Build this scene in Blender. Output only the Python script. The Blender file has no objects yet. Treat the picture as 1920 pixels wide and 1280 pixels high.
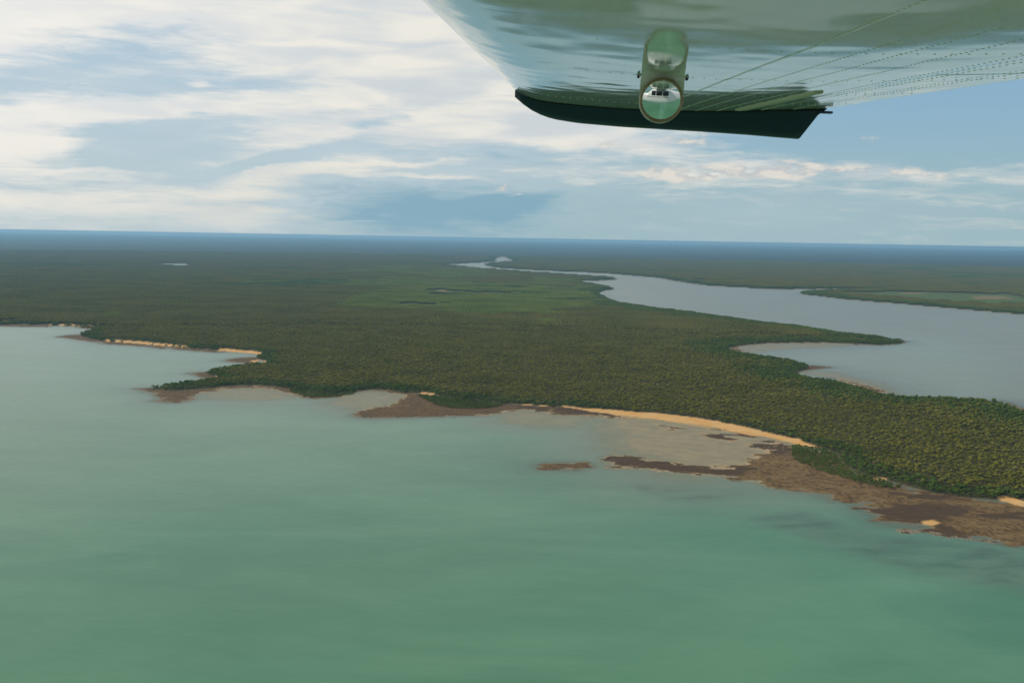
import bpy, bmesh, math, random
import numpy as np
from mathutils import Vector, Matrix
random.seed(7); np.random.seed(7)
SC = bpy.context.scene

# ------------------------------------------------------------------ camera
FPX, H = 1867.0, 320.0                      # focal length in photo pixels, flying height in metres
PITCH = math.atan((640 - 446.5) / FPX); ROLL = 0.0172
fwd = Vector((0, math.cos(PITCH), -math.sin(PITCH)))
up0 = Vector((0, math.sin(PITCH), math.cos(PITCH))); rt0 = Vector((1, 0, 0))
RT = rt0 * math.cos(ROLL) + up0 * math.sin(ROLL)
UP = up0 * math.cos(ROLL) - rt0 * math.sin(ROLL)
CAM = Vector((0, 0, H))
cd = bpy.data.cameras.new('camera'); cam = bpy.data.objects.new('camera', cd)
SC.collection.objects.link(cam)
cd.sensor_width = 36.0; cd.lens = 36.0 * FPX / 1920.0
cd.clip_start = 0.02; cd.clip_end = 400000
cam.matrix_world = Matrix.Translation(CAM) @ Matrix((RT, UP, -fwd)).transposed().to_4x4()
SC.camera = cam

# ------------------------------------------------------------------ exposure, sampling
SC.view_settings.view_transform = 'Standard'; SC.view_settings.look = 'None'
SC.view_settings.exposure = 0.0; SC.view_settings.gamma = 1.0
SC.render.engine = 'CYCLES'
SC.cycles.use_denoising = True
SC.cycles.max_bounces = 6; SC.cycles.diffuse_bounces = 2; SC.cycles.glossy_bounces = 4
SC.cycles.transparent_max_bounces = 8; SC.cycles.volume_bounces = 0
SC.cycles.sample_clamp_indirect = 4.0

# ------------------------------------------------------------------ sun
SUN_AZ, SUN_EL = math.radians(-72), math.radians(40)   # azimuth measured from the view direction (+Y) towards +X
sdir = Vector((math.sin(SUN_AZ) * math.cos(SUN_EL), math.cos(SUN_AZ) * math.cos(SUN_EL), math.sin(SUN_EL)))
sl = bpy.data.lights.new('sun', 'SUN'); sl.energy = 3.4; sl.angle = math.radians(0.5); sl.color = (1.0, 0.90, 0.73)
so = bpy.data.objects.new('sun', sl); SC.collection.objects.link(so)
so.rotation_euler = sdir.to_track_quat('Z', 'Y').to_euler(); so.location = (0, 0, 900)

# ------------------------------------------------------------------ node helpers
class NT:
    def __init__(s, tree): s.t = tree; s.n = tree.nodes; s.l = tree.links
    def node(s, typ, **kw):
        n = s.n.new(typ)
        for k, v in kw.items(): setattr(n, k, v)
        return n
    def put(s, sock, v):
        if isinstance(v, bpy.types.NodeSocket): s.l.new(v, sock)
        elif v is not None: sock.default_value = v
    def math(s, op, a, b=None, c=None, clamp=False):
        n = s.node('ShaderNodeMath', operation=op, use_clamp=clamp)
        for i, v in enumerate((a, b, c)): s.put(n.inputs[i], v)
        return n.outputs[0]
    def vmath(s, op, a, b=None, scale=None):
        n = s.node('ShaderNodeVectorMath', operation=op)
        s.put(n.inputs[0], a)
        if b is not None: s.put(n.inputs[1], b)
        if scale is not None: s.put(n.inputs['Scale'], scale)
        return n.outputs['Value'] if op in ('LENGTH', 'DOT_PRODUCT') else n.outputs[0]
    def mapr(s, v, a, b, c=0.0, d=1.0, smooth=True):
        n = s.node('ShaderNodeMapRange', interpolation_type='SMOOTHSTEP' if smooth else 'LINEAR')
        for i, q in enumerate((v, a, b, c, d)): s.put(n.inputs[i], q)
        return n.outputs[0]
    def mix(s, f, a, b, blend='MIX'):
        n = s.node('ShaderNodeMix', data_type='RGBA', blend_type=blend)
        s.put(n.inputs[0], f)
        for sock, v in ((n.inputs[6], a), (n.inputs[7], b)):
            s.put(sock, tuple(v) + (1,) if isinstance(v, (tuple, list)) and len(v) == 3 else v)
        return n.outputs[2]
    def noise(s, vec, scale, detail=4, rough=0.55, dist=0.0, out='Fac'):
        n = s.node('ShaderNodeTexNoise', noise_dimensions='3D')
        s.put(n.inputs['Vector'], vec); n.inputs['Scale'].default_value = scale
        n.inputs['Detail'].default_value = detail; n.inputs['Roughness'].default_value = rough
        n.inputs['Distortion'].default_value = dist
        return n.outputs[out]
    def mapping(s, vec, loc=(0, 0, 0), rot=(0, 0, 0), sc=(1, 1, 1), typ='POINT'):
        n = s.node('ShaderNodeMapping', vector_type=typ); s.put(n.inputs['Vector'], vec)
        n.inputs['Location'].default_value = loc; n.inputs['Rotation'].default_value = rot; n.inputs['Scale'].default_value = sc
        return n.outputs[0]
    def attr(s, name):
        return s.node('ShaderNodeAttribute', attribute_name=name).outputs['Fac']

# ------------------------------------------------------------------ world: Nishita sky with a procedural cloud layer
W = bpy.data.worlds.new('World'); SC.world = W; W.use_nodes = True
W.node_tree.nodes.clear(); w = NT(W.node_tree)
sky = w.node('ShaderNodeTexSky', sky_type='NISHITA'); sky.sun_disc = False
sky.sun_elevation = SUN_EL; sky.sun_rotation = SUN_AZ
sky.altitude = 300; sky.air_density = 1.0; sky.dust_density = 1.6; sky.ozone_density = 1.6
D = w.node('ShaderNodeTexCoord').outputs['Generated']
sx = w.node('ShaderNodeSeparateXYZ'); w.put(sx.inputs[0], D)
dx, dy, dz = sx.outputs
az = w.math('MULTIPLY', w.math('ARCTAN2', dx, dy), 10.0)
el = w.math('MULTIPLY', w.math('ARCSINE', dz), 10.0)
cmb = w.node('ShaderNodeCombineXYZ'); w.put(cmb.inputs[0], az); w.put(cmb.inputs[1], el)
ANG = cmb.outputs[0]                         # (azimuth, elevation) of the sky direction in tenths of a radian
den = w.math('ADD', w.math('MAXIMUM', dz, 0.0), 0.045)
pc = w.node('ShaderNodeCombineXYZ'); w.put(pc.inputs[0], w.math('DIVIDE', dx, den)); w.put(pc.inputs[1], w.math('DIVIDE', dy, den))
PL = pc.outputs[0]                           # the same direction on a flat cloud deck
STR = w.mapping(ANG, rot=(0, 0, math.radians(4)), sc=(1.0, 6.5, 1.0))
wn = w.noise(w.mapping(ANG, sc=(1.0, 2.6, 1)), 1.1, 5, 0.6, out='Color')
warp = w.vmath('MULTIPLY', w.vmath('SUBTRACT', wn, (0.5, 0.5, 0.5)), (1.1, 0.26, 0))
AW = w.vmath('ADD', ANG, warp)
def ang(px, py):
    d = RT * ((px - 960) / FPX) + UP * ((640 - py) / FPX) + fwd; d.normalize()
    return math.atan2(d.x, d.y) * 10, math.asin(d.z) * 10
def blobs(lst, acc):
    for (px, py, hw, hh, tilt, wt) in lst:   # soft cloud bank: centre, half sizes, tilt, amount
        ax, ay = ang(px, py)
        m = w.mapping(AW, (ax, ay, 0), (0, 0, -math.radians(tilt)), (hw / 186.7, hh / 186.7, 1), 'TEXTURE')
        g = w.node('ShaderNodeTexGradient', gradient_type='QUADRATIC_SPHERE'); w.put(g.inputs[0], m)
        g2 = w.math('POWER', g.outputs['Fac'], 0.5)
        acc = w.math('MULTIPLY_ADD', g2, wt, acc)
    return acc
n_str = w.noise(STR, 1.6, 8, 0.58, 0.7)
n_fine = w.noise(w.mapping(ANG, rot=(0, 0, math.radians(3)), sc=(1, 9, 1)), 2.2, 9, 0.66, 0.8)
n_deck = w.noise(PL, 0.55, 8, 0.55, 0.5)
n_puff = w.noise(w.mapping(ANG, sc=(1, 2.4, 1)), 3.6, 7, 0.58)
base = w.math('MULTIPLY_ADD', w.math('SUBTRACT', n_str, 0.5), 1.15, 0.42)
base = w.math('MULTIPLY_ADD', w.math('SUBTRACT', n_fine, 0.5), 0.78, base)
base = w.math('MULTIPLY_ADD', w.math('SUBTRACT', n_deck, 0.5), 0.25, base)
CL = [(330, 10, 900, 150, 0, .75), (820, 80, 520, 240, 0, .75), (-300, 120, 700, 400, 0, .5),
      (210, 100, 460, 80, -17, -.8), (440, 160, 260, 46, -6, -.75), (365, 157, 40, 12, 0, .7),
      (230, 205, 560, 30, -6, .8), (760, 240, 560, 34, -3, .65), (90, 172, 160, 12, -3, .4), (450, 160, 90, 6, -3, .3),
      (290, 238, 240, 26, -4, -.85), (250, 298, 330, 58, -4, -1.0), (470, 288, 260, 26, -13, .55), (570, 322, 170, 36, -10, .9),
      (505, 300, 110, 17, -14, -1.0), (650, 268, 190, 36, -13, -.75), (710, 226, 90, 13, -6, -.8),
      (820, 385, 420, 75, 0, -.9), (930, 290, 260, 30, 0, -.55), (40, 278, 150, 40, -5, 1.0), (125, 322, 170, 22, -3, .75), (60, 372, 150, 12, 0, .5),
      (330, 392, 330, 26, 0, .45), (440, 365, 260, 14, 2, .4), (500, 410, 300, 30, 0, .3), (1080, 255, 190, 50, 0, .5), (760, 305, 170, 8, -2, .55), (800, 332, 190, 9, 0, .55),
      (1350, 322, 340, 34, 0, .35), (1750, 318, 360, 24, 0, .35), (1180, 262, 250, 34, 0, .3),
      (1750, 230, 460, 110, 0, -.9), (1500, 420, 700, 90, 0, -.35)]
cov = blobs(CL, base)
lo = w.mapr(el, 0.0, 0.35)                   # the deck thins into the haze just above the horizon
cover = w.math('MULTIPLY', w.mapr(cov, 0.14, 0.95), w.mapr(lo, 0, 1, 0.55, 1.0))
PF = [(1330, 322, 260, 26, 0, 1.), (1640, 322, 300, 20, 0, .7), (942, 351, 17, 14, 0, 1.0), (1290, 263, 110, 20, 0, .75), (1640, 262, 80, 16, 0, .5),
      (980, 365, 60, 5, -14, .6), (1130, 268, 120, 24, 0, .6)]
pf = blobs(PF, 0.0)
pcover = w.mapr(w.math('MULTIPLY', pf, w.mapr(n_puff, 0.30, 0.62)), 0.14, 0.6)
hz = w.mapr(el, -0.05, 1.7, 1.0, 0.0)
blue = w.mix(1.0, sky.outputs[0], (0.75, 1.0, 1.10), 'MULTIPLY')
upper = w.mix(0.5, blue, (2.5, 4.4, 6.2))
clear = w.mix(w.math('MULTIPLY', hz, 0.9), upper, (3.1, 4.7, 5.2))
n_tone = w.noise(w.mapping(ANG, rot=(0, 0, math.radians(4)), sc=(1, 5.5, 1)), 0.9, 4, 0.5, 0.4)
near_sun = w.mapr(w.vmath('DOT_PRODUCT', D, tuple(sdir)), 0.35, 0.85)
cl_col = w.mix(w.mapr(n_tone, 0.35, 0.65), (6.1, 6.6, 6.9), (8.3, 8.1, 7.4))
cl_col = w.mix(w.mapr(el, 0.2, 1.1, 0.6, 0.0), cl_col, (6.9, 6.9, 6.2))
cl_col = w.mix(near_sun, cl_col, (9.2, 9.0, 8.6))
veil = w.math('MINIMUM', blobs([(150, 120, 1150, 430, 0, 1.0), (900, 120, 600, 260, 0, .5), (250, 330, 800, 170, 0, .45), (-500, 100, 900, 600, 0, .6), (1400, 400, 700, 120, 0, .25)], 0.08), 0.74)
veil = w.math('MULTIPLY', veil, w.mapr(n_tone, 0.25, 0.75, 0.8, 1.15))
clear = w.mix(veil, clear, (5.5, 6.4, 6.9))
rain = w.mapr(blobs([(800, 395, 360, 80, 0, .9), (960, 385, 150, 26, -8, .7), (930, 300, 300, 36, 0, .4)], w.math('MULTIPLY', w.math('SUBTRACT', n_str, 0.5), 1.1)), 0.10, 0.80)
clear = w.mix(w.math('MULTIPLY', rain, 0.75), clear, (1.85, 3.75, 4.95))
col = w.mix(cover, clear, cl_col)
pcol = w.mix(w.mapr(n_puff, 0.42, 0.62), (4.4, 4.8, 5.2), (7.6, 7.2, 6.5))
col = w.mix(w.math('MULTIPLY', pcover, 0.85), col, pcol)
bg = w.node('ShaderNodeBackground'); w.put(bg.inputs[0], col); bg.inputs[1].default_value = 0.1
wo = w.node('ShaderNodeOutputWorld'); w.l.new(bg.outputs[0], wo.inputs[0])

# ------------------------------------------------------------------ small utilities
def link(o): SC.collection.objects.link(o); return o
def new_mat(name):
    m = bpy.data.materials.new(name); m.use_nodes = True; m.node_tree.nodes.clear()
    t = NT(m.node_tree); t.out = t.node('ShaderNodeOutputMaterial'); return m, t
def principled(t, col, rough=0.6, **kw):
    p = t.node('ShaderNodeBsdfPrincipled')
    t.put(p.inputs['Base Color'], tuple(col) + (1,) if isinstance(col, tuple) else col)
    t.put(p.inputs['Roughness'], rough)
    for k, v in kw.items(): t.put(p.inputs[k], v)
    t.l.new(p.outputs[0], t.out.inputs[0]); return p
def mesh_np(name, co, faces, mat, smooth=False):
    me = bpy.data.meshes.new(name)
    k = faces.shape[1]
    me.vertices.add(len(co)); me.vertices.foreach_set('co', np.ascontiguousarray(co, np.float32).ravel())
    me.loops.add(faces.size); me.loops.foreach_set('vertex_index', np.ascontiguousarray(faces, np.int32).ravel())
    me.polygons.add(len(faces)); me.polygons.foreach_set('loop_start', np.arange(0, faces.size, k, dtype=np.int32))
    me.polygons.foreach_set('use_smooth', np.full(len(faces), smooth))
    me.update(calc_edges=True)
    if mat: me.materials.append(mat)
    return me
def fattr(me, name, v):
    a = me.attributes.new(name, 'FLOAT', 'POINT'); a.data.foreach_set('value', np.ascontiguousarray(v, np.float32).ravel())
def sm(a, b, x):
    t = np.clip((x - a) / (b - a), 0, 1); return t * t * (3 - 2 * t)
_perm = np.random.RandomState(3).rand(256, 256).astype(np.float32)
def vnoise(x, y):
    xi = np.floor(x).astype(np.int64); yi = np.floor(y).astype(np.int64)
    fx = x - xi; fy = y - yi; fx = fx * fx * (3 - 2 * fx); fy = fy * fy * (3 - 2 * fy)
    g = lambda a, b: _perm[a & 255, b & 255]
    return (g(xi, yi) * (1 - fx) + g(xi + 1, yi) * fx) * (1 - fy) + (g(xi, yi + 1) * (1 - fx) + g(xi + 1, yi + 1) * fx) * fy
def fbm(x, y, L, oct=4):                     # zero mean, about -1..1
    s = 0; a = 1; tot = 0
    for i in range(oct):
        s = s + a * (vnoise(x / L + 17.3 * i, y / L + 5.1 * i) * 2 - 1); tot += a; a *= 0.55; L *= 0.5
    return s / tot
def gp(px, py, z=0.0):                       # point of the photograph -> place on the ground
    d = RT * ((px - 960) / FPX) + UP * ((640 - py) / FPX) + fwd
    t = (z - H) / d.z
    return d.x * t, d.y * t
def poly(pts, z=0.0): return np.array([gp(x, y, z) for x, y in pts])
def sdist(X, Y, P, margin=400.0):            # signed distance, negative inside
    out = np.full(X.shape, 1e5)
    sel = (X > P[:, 0].min() - margin) & (X < P[:, 0].max() + margin) & (Y > P[:, 1].min() - margin) & (Y < P[:, 1].max() + margin)
    x = X[sel]; y = Y[sel]
    if not len(x): return out
    d2 = np.full(x.shape, 1e20); ins = np.zeros(x.shape, bool)
    Q = np.roll(P, -1, 0)
    for (ax, ay), (bx, by) in zip(P, Q):
        ex, ey = bx - ax, by - ay; L = ex * ex + ey * ey + 1e-9
        t = np.clip(((x - ax) * ex + (y - ay) * ey) / L, 0, 1)
        d2 = np.minimum(d2, (x - ax - t * ex) ** 2 + (y - ay - t * ey) ** 2)
        if ay != by:
            c = ((ay > y) != (by > y)) & (x < ex * (y - ay) / ey + ax); ins ^= c
    d = np.sqrt(d2); out[sel] = np.where(ins, -d, d); return out

# ------------------------------------------------------------------ shore outlines (surveyed off the photograph onto sea level)
coast = [(-150, 606), (0, 609), (87, 610), (138, 612), (165, 617), (176, 620), (160, 624), (150, 630), (165, 635), (193, 641), (255, 644), (314, 650), (350, 654), (405, 657), (437, 660),
    (478, 663), (492, 667), (478, 671), (486, 674), (500, 679), (490, 684), (467, 685), (430, 690), (401, 695), (383, 700), (392, 706), (412, 710), (390, 713), (365, 717), (321, 722), (292, 727), (270, 730),
    (300, 732), (328, 734), (372, 731), (419, 726), (474, 723), (529, 727), (569, 736), (620, 740), (656, 736), (700, 731), (727, 732), (761, 738),
    (784, 738), (840, 744), (880, 752), (937, 757), (964, 758), (1051, 764), (1101, 768), (1177, 779), (1253, 788), (1329, 798), (1379, 808), (1445, 819),
    (1495, 832), (1531, 839), (1556, 846), (1576, 856), (1589, 875), (1625, 890), (1657, 899), (1690, 908), (1738, 924), (1808, 934), (1874, 938), (1920, 946), (1990, 958), (2200, 985), (2500, 1000)]
sea = np.vstack([poly(coast), [(2200, 500), (9000, 0), (9000, -60000), (-60000, -60000), (-60000, 3500), (-6000, 3300)]])
bank_n = [(1990, 790), (1920, 767), (1905, 760), (1876, 751), (1822, 745), (1749, 742), (1705, 741), (1657, 736), (1643, 731), (1614, 723), (1585, 716), (1548, 708), (1519, 705), (1490, 699), (1501, 693), (1516, 687), (1520, 683), (1515, 681),
    (1493, 675), (1457, 669), (1413, 662), (1388, 658), (1368, 654), (1368, 649), (1384, 645), (1410, 642), (1439, 640), (1493, 639), (1566, 639), (1606, 642), (1657, 643), (1690, 641), (1699, 637),
    (1657, 632), (1621, 627), (1566, 622), (1512, 612), (1457, 607), (1395, 598), (1348, 592), (1293, 584), (1237, 578), (1185, 570), (1159, 566), (1140, 559), (1121, 548), (1136, 542), (1152, 541), (1144, 537),
    (1099, 530), (1087, 525), (1125, 525), (1157, 523), (1155, 520), (1117, 518), (1076, 515), (1012, 511), (956, 507), (900, 503), (877, 500), (834, 497), (844, 495), (877, 493), (915, 491), (932, 489), (928, 485)]
bank_f = [(941, 481), (951, 483), (962, 490), (937, 492), (911, 494), (907, 497), (930, 502), (975, 505), (1031, 508), (1087, 510), (1144, 513), (1200, 518), (1237, 521), (1256, 525), (1293, 531), (1329, 535), (1377, 538), (1450, 542),
    (1512, 542), (1588, 541), (1614, 542), (1548, 545.5), (1508, 547.5), (1500, 549), (1512, 552), (1585, 560.5), (1694, 569.5), (1803, 579), (1920, 589), (2200, 615)]
river = np.vstack([poly(bank_n, 7.0), poly(bank_f, 3.0), [(9000, 3800), (9000, 0), (2300, 600)]])
pond = poly([(295, 497), (310, 494.5), (347, 494.5), (352, 498), (366, 500), (330, 500)])
beaches = [poly(p) for p in (
    [(1045, 763), (1051, 761), (1152, 770), (1253, 778), (1334, 790), (1404, 803), (1480, 820), (1531, 834), (1557, 845), (1580, 858), (1577, 860), (1556, 848), (1531, 842), (1495, 836), (1445, 823), (1379, 812), (1329, 802), (1253, 792), (1177, 783), (1101, 771)],
    [(960, 756.5), (1000, 758), (1050, 761.5), (1050, 764), (962, 758.5)], [(784, 735), (812, 737), (842, 743), (840, 746), (812, 741), (782, 738)],
    [(88, 607.5), (150, 609), (222, 615), (222, 618), (165, 615), (138, 611.5), (88, 609.5)], [(-60, 600), (30, 602), (75, 604), (75, 607), (0, 607), (-60, 606)],
    [(188, 637), (255, 640.5), (320, 646), (358, 650), (356, 654), (314, 650), (250, 644.5), (188, 640)], [(408, 654), (440, 656), (480, 659.5), (508, 663), (490, 666), (437, 661), (408, 657.5)],
    [(466, 676), (485, 673), (505, 678), (505, 683), (480, 686), (464, 685)], [(395, 703), (414, 706), (412, 712), (392, 710)],
    [(1868, 931), (1895, 934), (1990, 950), (1990, 965), (1920, 950), (1872, 941)], [(1630, 893), (1668, 897), (1668, 903), (1640, 902)])]
platform = [poly(p) for p in (   # brown tidal rock benches
    [(1445, 838), (1500, 838), (1560, 850), (1600, 880), (1660, 900), (1740, 924), (1808, 932), (1930, 945), (2100, 970), (2100, 1060), (1990, 1034), (1920, 1022), (1900, 1019), (1834, 1004), (1778, 997), (1718, 988), (1657, 978), (1632, 962), (1606, 944), (1516, 922), (1455, 916), (1435, 908), (1374, 896), (1273, 886), (1213, 878), (1152, 876), (1142, 868), (1142, 856), (1167, 854), (1218, 861), (1273, 874), (1374, 874), (1389, 869), (1404, 860)],
    [(1021, 873), (1051, 867), (1101, 869), (1112, 874), (1081, 880), (1026, 878)],
    [(700, 731), (727, 735), (761, 741), (742, 759), (700, 764), (671, 769), (664, 781), (697, 784), (780, 782), (840, 779), (907, 780), (949, 771), (997, 768), (1050, 776), (1120, 780), (1180, 784), (1150, 774), (1101, 767), (1050, 763), (975, 757), (900, 750), (820, 738), (740, 730)],
    [(255, 729), (300, 727), (372, 727), (450, 721), (529, 724), (620, 738), (660, 734), (653, 740), (638, 745), (583, 747), (560, 743), (530, 733), (490, 728), (440, 727), (400, 733), (372, 738), (357, 743), (366, 748), (335, 754), (310, 754), (288, 752), (303, 745), (290, 738)],
    [(100, 631), (140, 627), (170, 630), (200, 638), (190, 643), (150, 637)], [(300, 648), (360, 650), (405, 655), (420, 661), (380, 659), (330, 655)], [(190, 640), (250, 643), (310, 649), (310, 654), (250, 648), (195, 645)],
    [(418, 676), (440, 672), (478, 669), (485, 674), (466, 680), (440, 679)], [(355, 700), (375, 698), (400, 697), (415, 707), (385, 709), (372, 703)],
    [(-60, 606), (40, 606), (95, 608), (90, 613), (0, 612), (-60, 612)], [(1500, 688), (1526, 685), (1566, 689), (1526, 692), (1500, 695)], [(1360, 652), (1390, 642), (1450, 638), (1600, 639), (1706, 639), (1640, 644.5), (1450, 642), (1400, 645), (1376, 650), (1400, 660), (1380, 658)],
    [(1560, 708), (1600, 716), (1640, 727), (1665, 737), (1640, 735), (1600, 722)], [(1880, 752), (1930, 768), (2000, 790), (1930, 778)])]
darkrock = [poly(p) for p in ([(1142, 854), (1218, 860), (1290, 873), (1390, 873), (1440, 880), (1374, 893), (1260, 884), (1150, 877)], [(1625, 956), (1682, 943), (1738, 937), (1812, 950), (1806, 967), (1758, 974), (1782, 994), (1738, 989), (1672, 979)],
    [(1600, 915), (1650, 915), (1760, 928), (1830, 936), (1760, 938), (1660, 925)], [(1309, 811), (1350, 813), (1398, 824), (1370, 827), (1320, 818)], [(1238, 797), (1265, 799), (1287, 804), (1255, 805)],
    [(1325, 801), (1390, 809), (1440, 822), (1400, 818)], [(1800, 965), (1920, 960), (1930, 975), (1830, 972)], [(1700, 995), (1800, 1000), (1860, 1012), (1790, 1006)], [(1400, 832), (1470, 828), (1520, 850), (1450, 850)], [(960, 757), (1100, 767), (1180, 782), (1060, 774), (970, 765)])]
sandspot = [poly([(1727, 977), (1745, 975), (1762, 981), (1745, 986), (1729, 983)])]
flat = poly([(1165, 781), (1177, 781), (1253, 790), (1329, 800), (1379, 810), (1445, 821), (1485, 834), (1470, 855), (1404, 872), (1374, 878), (1290, 880), (1276, 872), (1258, 860), (1230, 850), (1205, 840), (1190, 815), (1170, 795)])
flat2 = [poly(p) for p in ([(1370, 653), (1374, 648), (1390, 645), (1450, 641), (1600, 642), (1560, 649), (1440, 654), (1410, 659), (1388, 657)], [(1500, 697), (1560, 706), (1640, 729), (1660, 736), (1640, 724), (1560, 700)], [(380, 733), (430, 727), (500, 730), (545, 742), (500, 747), (400, 744)], [(650, 742), (690, 734), (755, 742), (735, 760), (670, 766), (640, 755)], [(940, 772), (1000, 769), (1100, 780), (1060, 800), (960, 790)])]
mangrove = [poly(p) for p in ([(1490, 836), (1546, 843), (1580, 860), (1592, 880), (1650, 900), (1690, 912), (1670, 918), (1620, 908), (1576, 894), (1526, 878), (1500, 866), (1490, 850)],
    [(790, 742), (845, 745), (900, 752), (950, 757), (937, 763), (900, 767), (850, 766), (820, 760)], [(545, 729), (620, 738), (665, 734), (660, 740), (620, 746), (575, 744), (550, 737)])]
subreef = [poly(p) for p in ([(1160, 900), (1230, 885), (1330, 898), (1400, 915), (1330, 950), (1200, 925)], [(1400, 970), (1500, 960), (1640, 1000), (1660, 1040), (1520, 1010)],
    [(1560, 1010), (1700, 1005), (1850, 1020), (1990, 1045), (1990, 1120), (1800, 1085), (1640, 1050)], [(980, 865), (1020, 862), (1110, 885), (1040, 892)])]
clearing = [poly(p) for p in ([(800, 548), (850, 545), (940, 549), (945, 555), (830, 556)], [(1560, 549), (1680, 547), (1920, 553), (2000, 575), (1850, 573), (1660, 560)], [(700, 572), (780, 570), (900, 573), (800, 577)])]
baresand = [poly(p) for p in ([(798, 546), (830, 544), (850, 547), (815, 549)], [(1820, 556), (1880, 556), (1900, 561), (1830, 562)], [(1675, 549), (1720, 549), (1730, 552), (1690, 552)], [(1295, 525), (1335, 526), (1325, 528), (1297, 527)])]

# ------------------------------------------------------------------ one survey grid round the aircraft's position, finer towards the coast
az_in = np.radians(np.arange(-31, 31.001, 0.078))
az_l = np.radians(np.array([-180, -165, -150, -135, -120, -105, -90, -78, -68, -60, -53, -47, -42, -38, -35, -33, -32])); az_r = -az_l[::-1][:-1]
AZ = np.concatenate([az_l, az_in, az_r])
DY = np.concatenate([np.arange(6.12, 24, 0.8), np.arange(24, 620, 1.35), np.arange(622, 900, 3), np.geomspace(905, 60000, 16)])
RR = H * FPX / DY
A2, R2 = np.meshgrid(AZ, RR)
GX = R2 * np.sin(A2); GY = R2 * np.cos(A2)
wob = 5.0 + 0.0011 * R2
WX = GX + wob * fbm(GX, GY, 46, 4); WY = GY + wob * fbm(GX + 900, GY - 400, 46, 4)
sd_sea = sdist(WX, WY, sea, 3000); sd_riv = sdist(WX, WY, river, 3000); sd_pond = sdist(WX, WY, pond, 400)
far_front = (sd_sea > 1e4) & (sd_riv > 1e4)
SD = np.minimum(np.minimum(sd_sea, sd_riv), sd_pond)          # > 0 on land
def union(lst, m=300):
    o = np.full(GX.shape, 1e5)
    for p in lst: o = np.minimum(o, sdist(WX, WY, p, m))
    return o
SB = union(beaches); SP = union(platform); SDK = union(darkrock); SSS = union(sandspot); SF = sdist(WX, WY, flat, 500)
SF2 = union(flat2); SM = union(mangrove); SR = union(subreef, 500); SCL = union(clearing, 600); SBS = union(baresand, 400)
n20 = fbm(GX, GY, 20, 3); n60 = fbm(GX + 55, GY, 70, 4); n200 = fbm(GX, GY + 300, 260, 4); n900 = fbm(GX - 77, GY + 30, 1300, 4)
nst = fbm(GX * 0.45 + GY * 0.16, GY * 1.1 - GX * .3, 22, 4)
land = sm(-1.0, 1.5, SD)
n10 = fbm(GX * 0.45 + 31, GY * 0.9 + 0.3 * GX, 11, 3)
rock = sm(7, -7, SP + 3 + 24 * nst + 14 * n20 + 20 * n10) * (1 - sm(2, 6, SD))
SPF = union([platform[1]] + platform[2:], 200)
dark = np.maximum(sm(14, -16, SDK + 18 * nst + 8 * n20 + 22 * n10), 0.62 * sm(10, -5, SPF))
sandm = np.maximum(sm(2, -2, SB + 1.5 + 0.0022 * R2 + 6 * n20 + 5 * nst), sm(2, -2, SSS + 3 * n20))
flatm = np.maximum(sm(220, 20, SF + 16 * n60), 0.8 * sm(100, -10, SF2 + 20 * n60)) * (SD < 3)
bare = sm(8, -8, SBS + 25 * nst)
clr = np.maximum(0.9 * sm(50, -50, SCL + 25 + 170 * n60 + 110 * n200), bare)
dist_off = np.where(SD < 0, -SD, 0)
depth = 0.35 + dist_off * 0.021 + 0.5 * sm(0, 60, dist_off) + 0.25 * n60 * sm(0, 50, dist_off)
depth = np.clip(depth, 0.15, 9)
pfar = np.minimum(SP, 300.0)
depth = np.minimum(depth, 0.25 + np.maximum(pfar, 0) * 0.030 + 30 * (pfar > 299))
z = -depth
z = np.where(SR < 60, np.maximum(z, -1.35 + 0.5 * nst + 0.5 * n60 - 0.035 * np.maximum(SR + 25 * n60, -10)), z)
z = np.where(SD < 3, np.maximum(z, -0.06 - 0.03 * n60 - 0.02 * n20 - 0.0085 * np.maximum(SF + 14 * n60, 0) * (1 + 1.5 * sm(1255, 1420, R2 * 0 + GX + 0.0) * 0)), z)
z = np.where(SD < 3, np.maximum(z, -0.22 - 0.05 * n20 - 0.013 * np.maximum(SF2 + 20 * n60, 0)), z)
zrk = 0.22 + 0.20 * n20 + 0.16 * nst + 0.18 * n10 + 0.45 * dark * np.maximum(0, nst + 0.3)
z = z * (1 - rock) + zrk * rock
drk_only = dark * (1 - rock) * (SD < 0); z = np.maximum(z, (0.05 + 0.10 * nst + 0.06 * n20) * drk_only - 3 * (drk_only < 0.3))
zl = np.where(sandm > 0.5, 0.25 + np.minimum(np.maximum(SD, 0) * 0.07, 2.6), 0.5 + np.minimum(np.maximum(SD, 0) * 0.08, 3.0)) + 0.15 * n20
zl = zl + 1.2 * n200 * sm(60, 300, SD) + 4 * n900 * sm(800, 4000, SD)
z = z * (1 - land) + zl * land
FARD = 17000.0
hill = (fbm(GX + 4000, GY, 9000, 4) * 0.5 + 0.35 + 0.25 * sm(.1, -.5, A2)) * 75 * sm(22000, 60000, R2) * (GY > 0)
z = z + land * (np.maximum(hill, 0) + 7.0 * sm(FARD - 2500, FARD, R2))
veg = land * (SD > 2.5) * (1 - sandm) * (1 - sm(0.35, 0.6, clr))
mang = np.clip(np.maximum(sm(230, 60, sd_riv + 90 * n200) * (R2 > 1800), sm(60, 26, sd_sea + 26 * n60 - 45 * sm(1420, 1320, R2) * (GX > 0))), 0, 1)
nr = len(RR); nc = len(AZ)
idx = np.arange(nr * nc).reshape(nr, nc)
quads = np.stack([idx[:-1, :-1], idx[:-1, 1:], idx[1:, 1:], idx[1:, :-1]], -1)
wrap = np.stack([idx[:-1, -1], idx[:-1, 0], idx[1:, 0], idx[1:, -1]], -1)
zq = np.maximum.reduce([z[:-1, :-1], z[:-1, 1:], z[1:, 1:], z[1:, :-1]])
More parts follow.
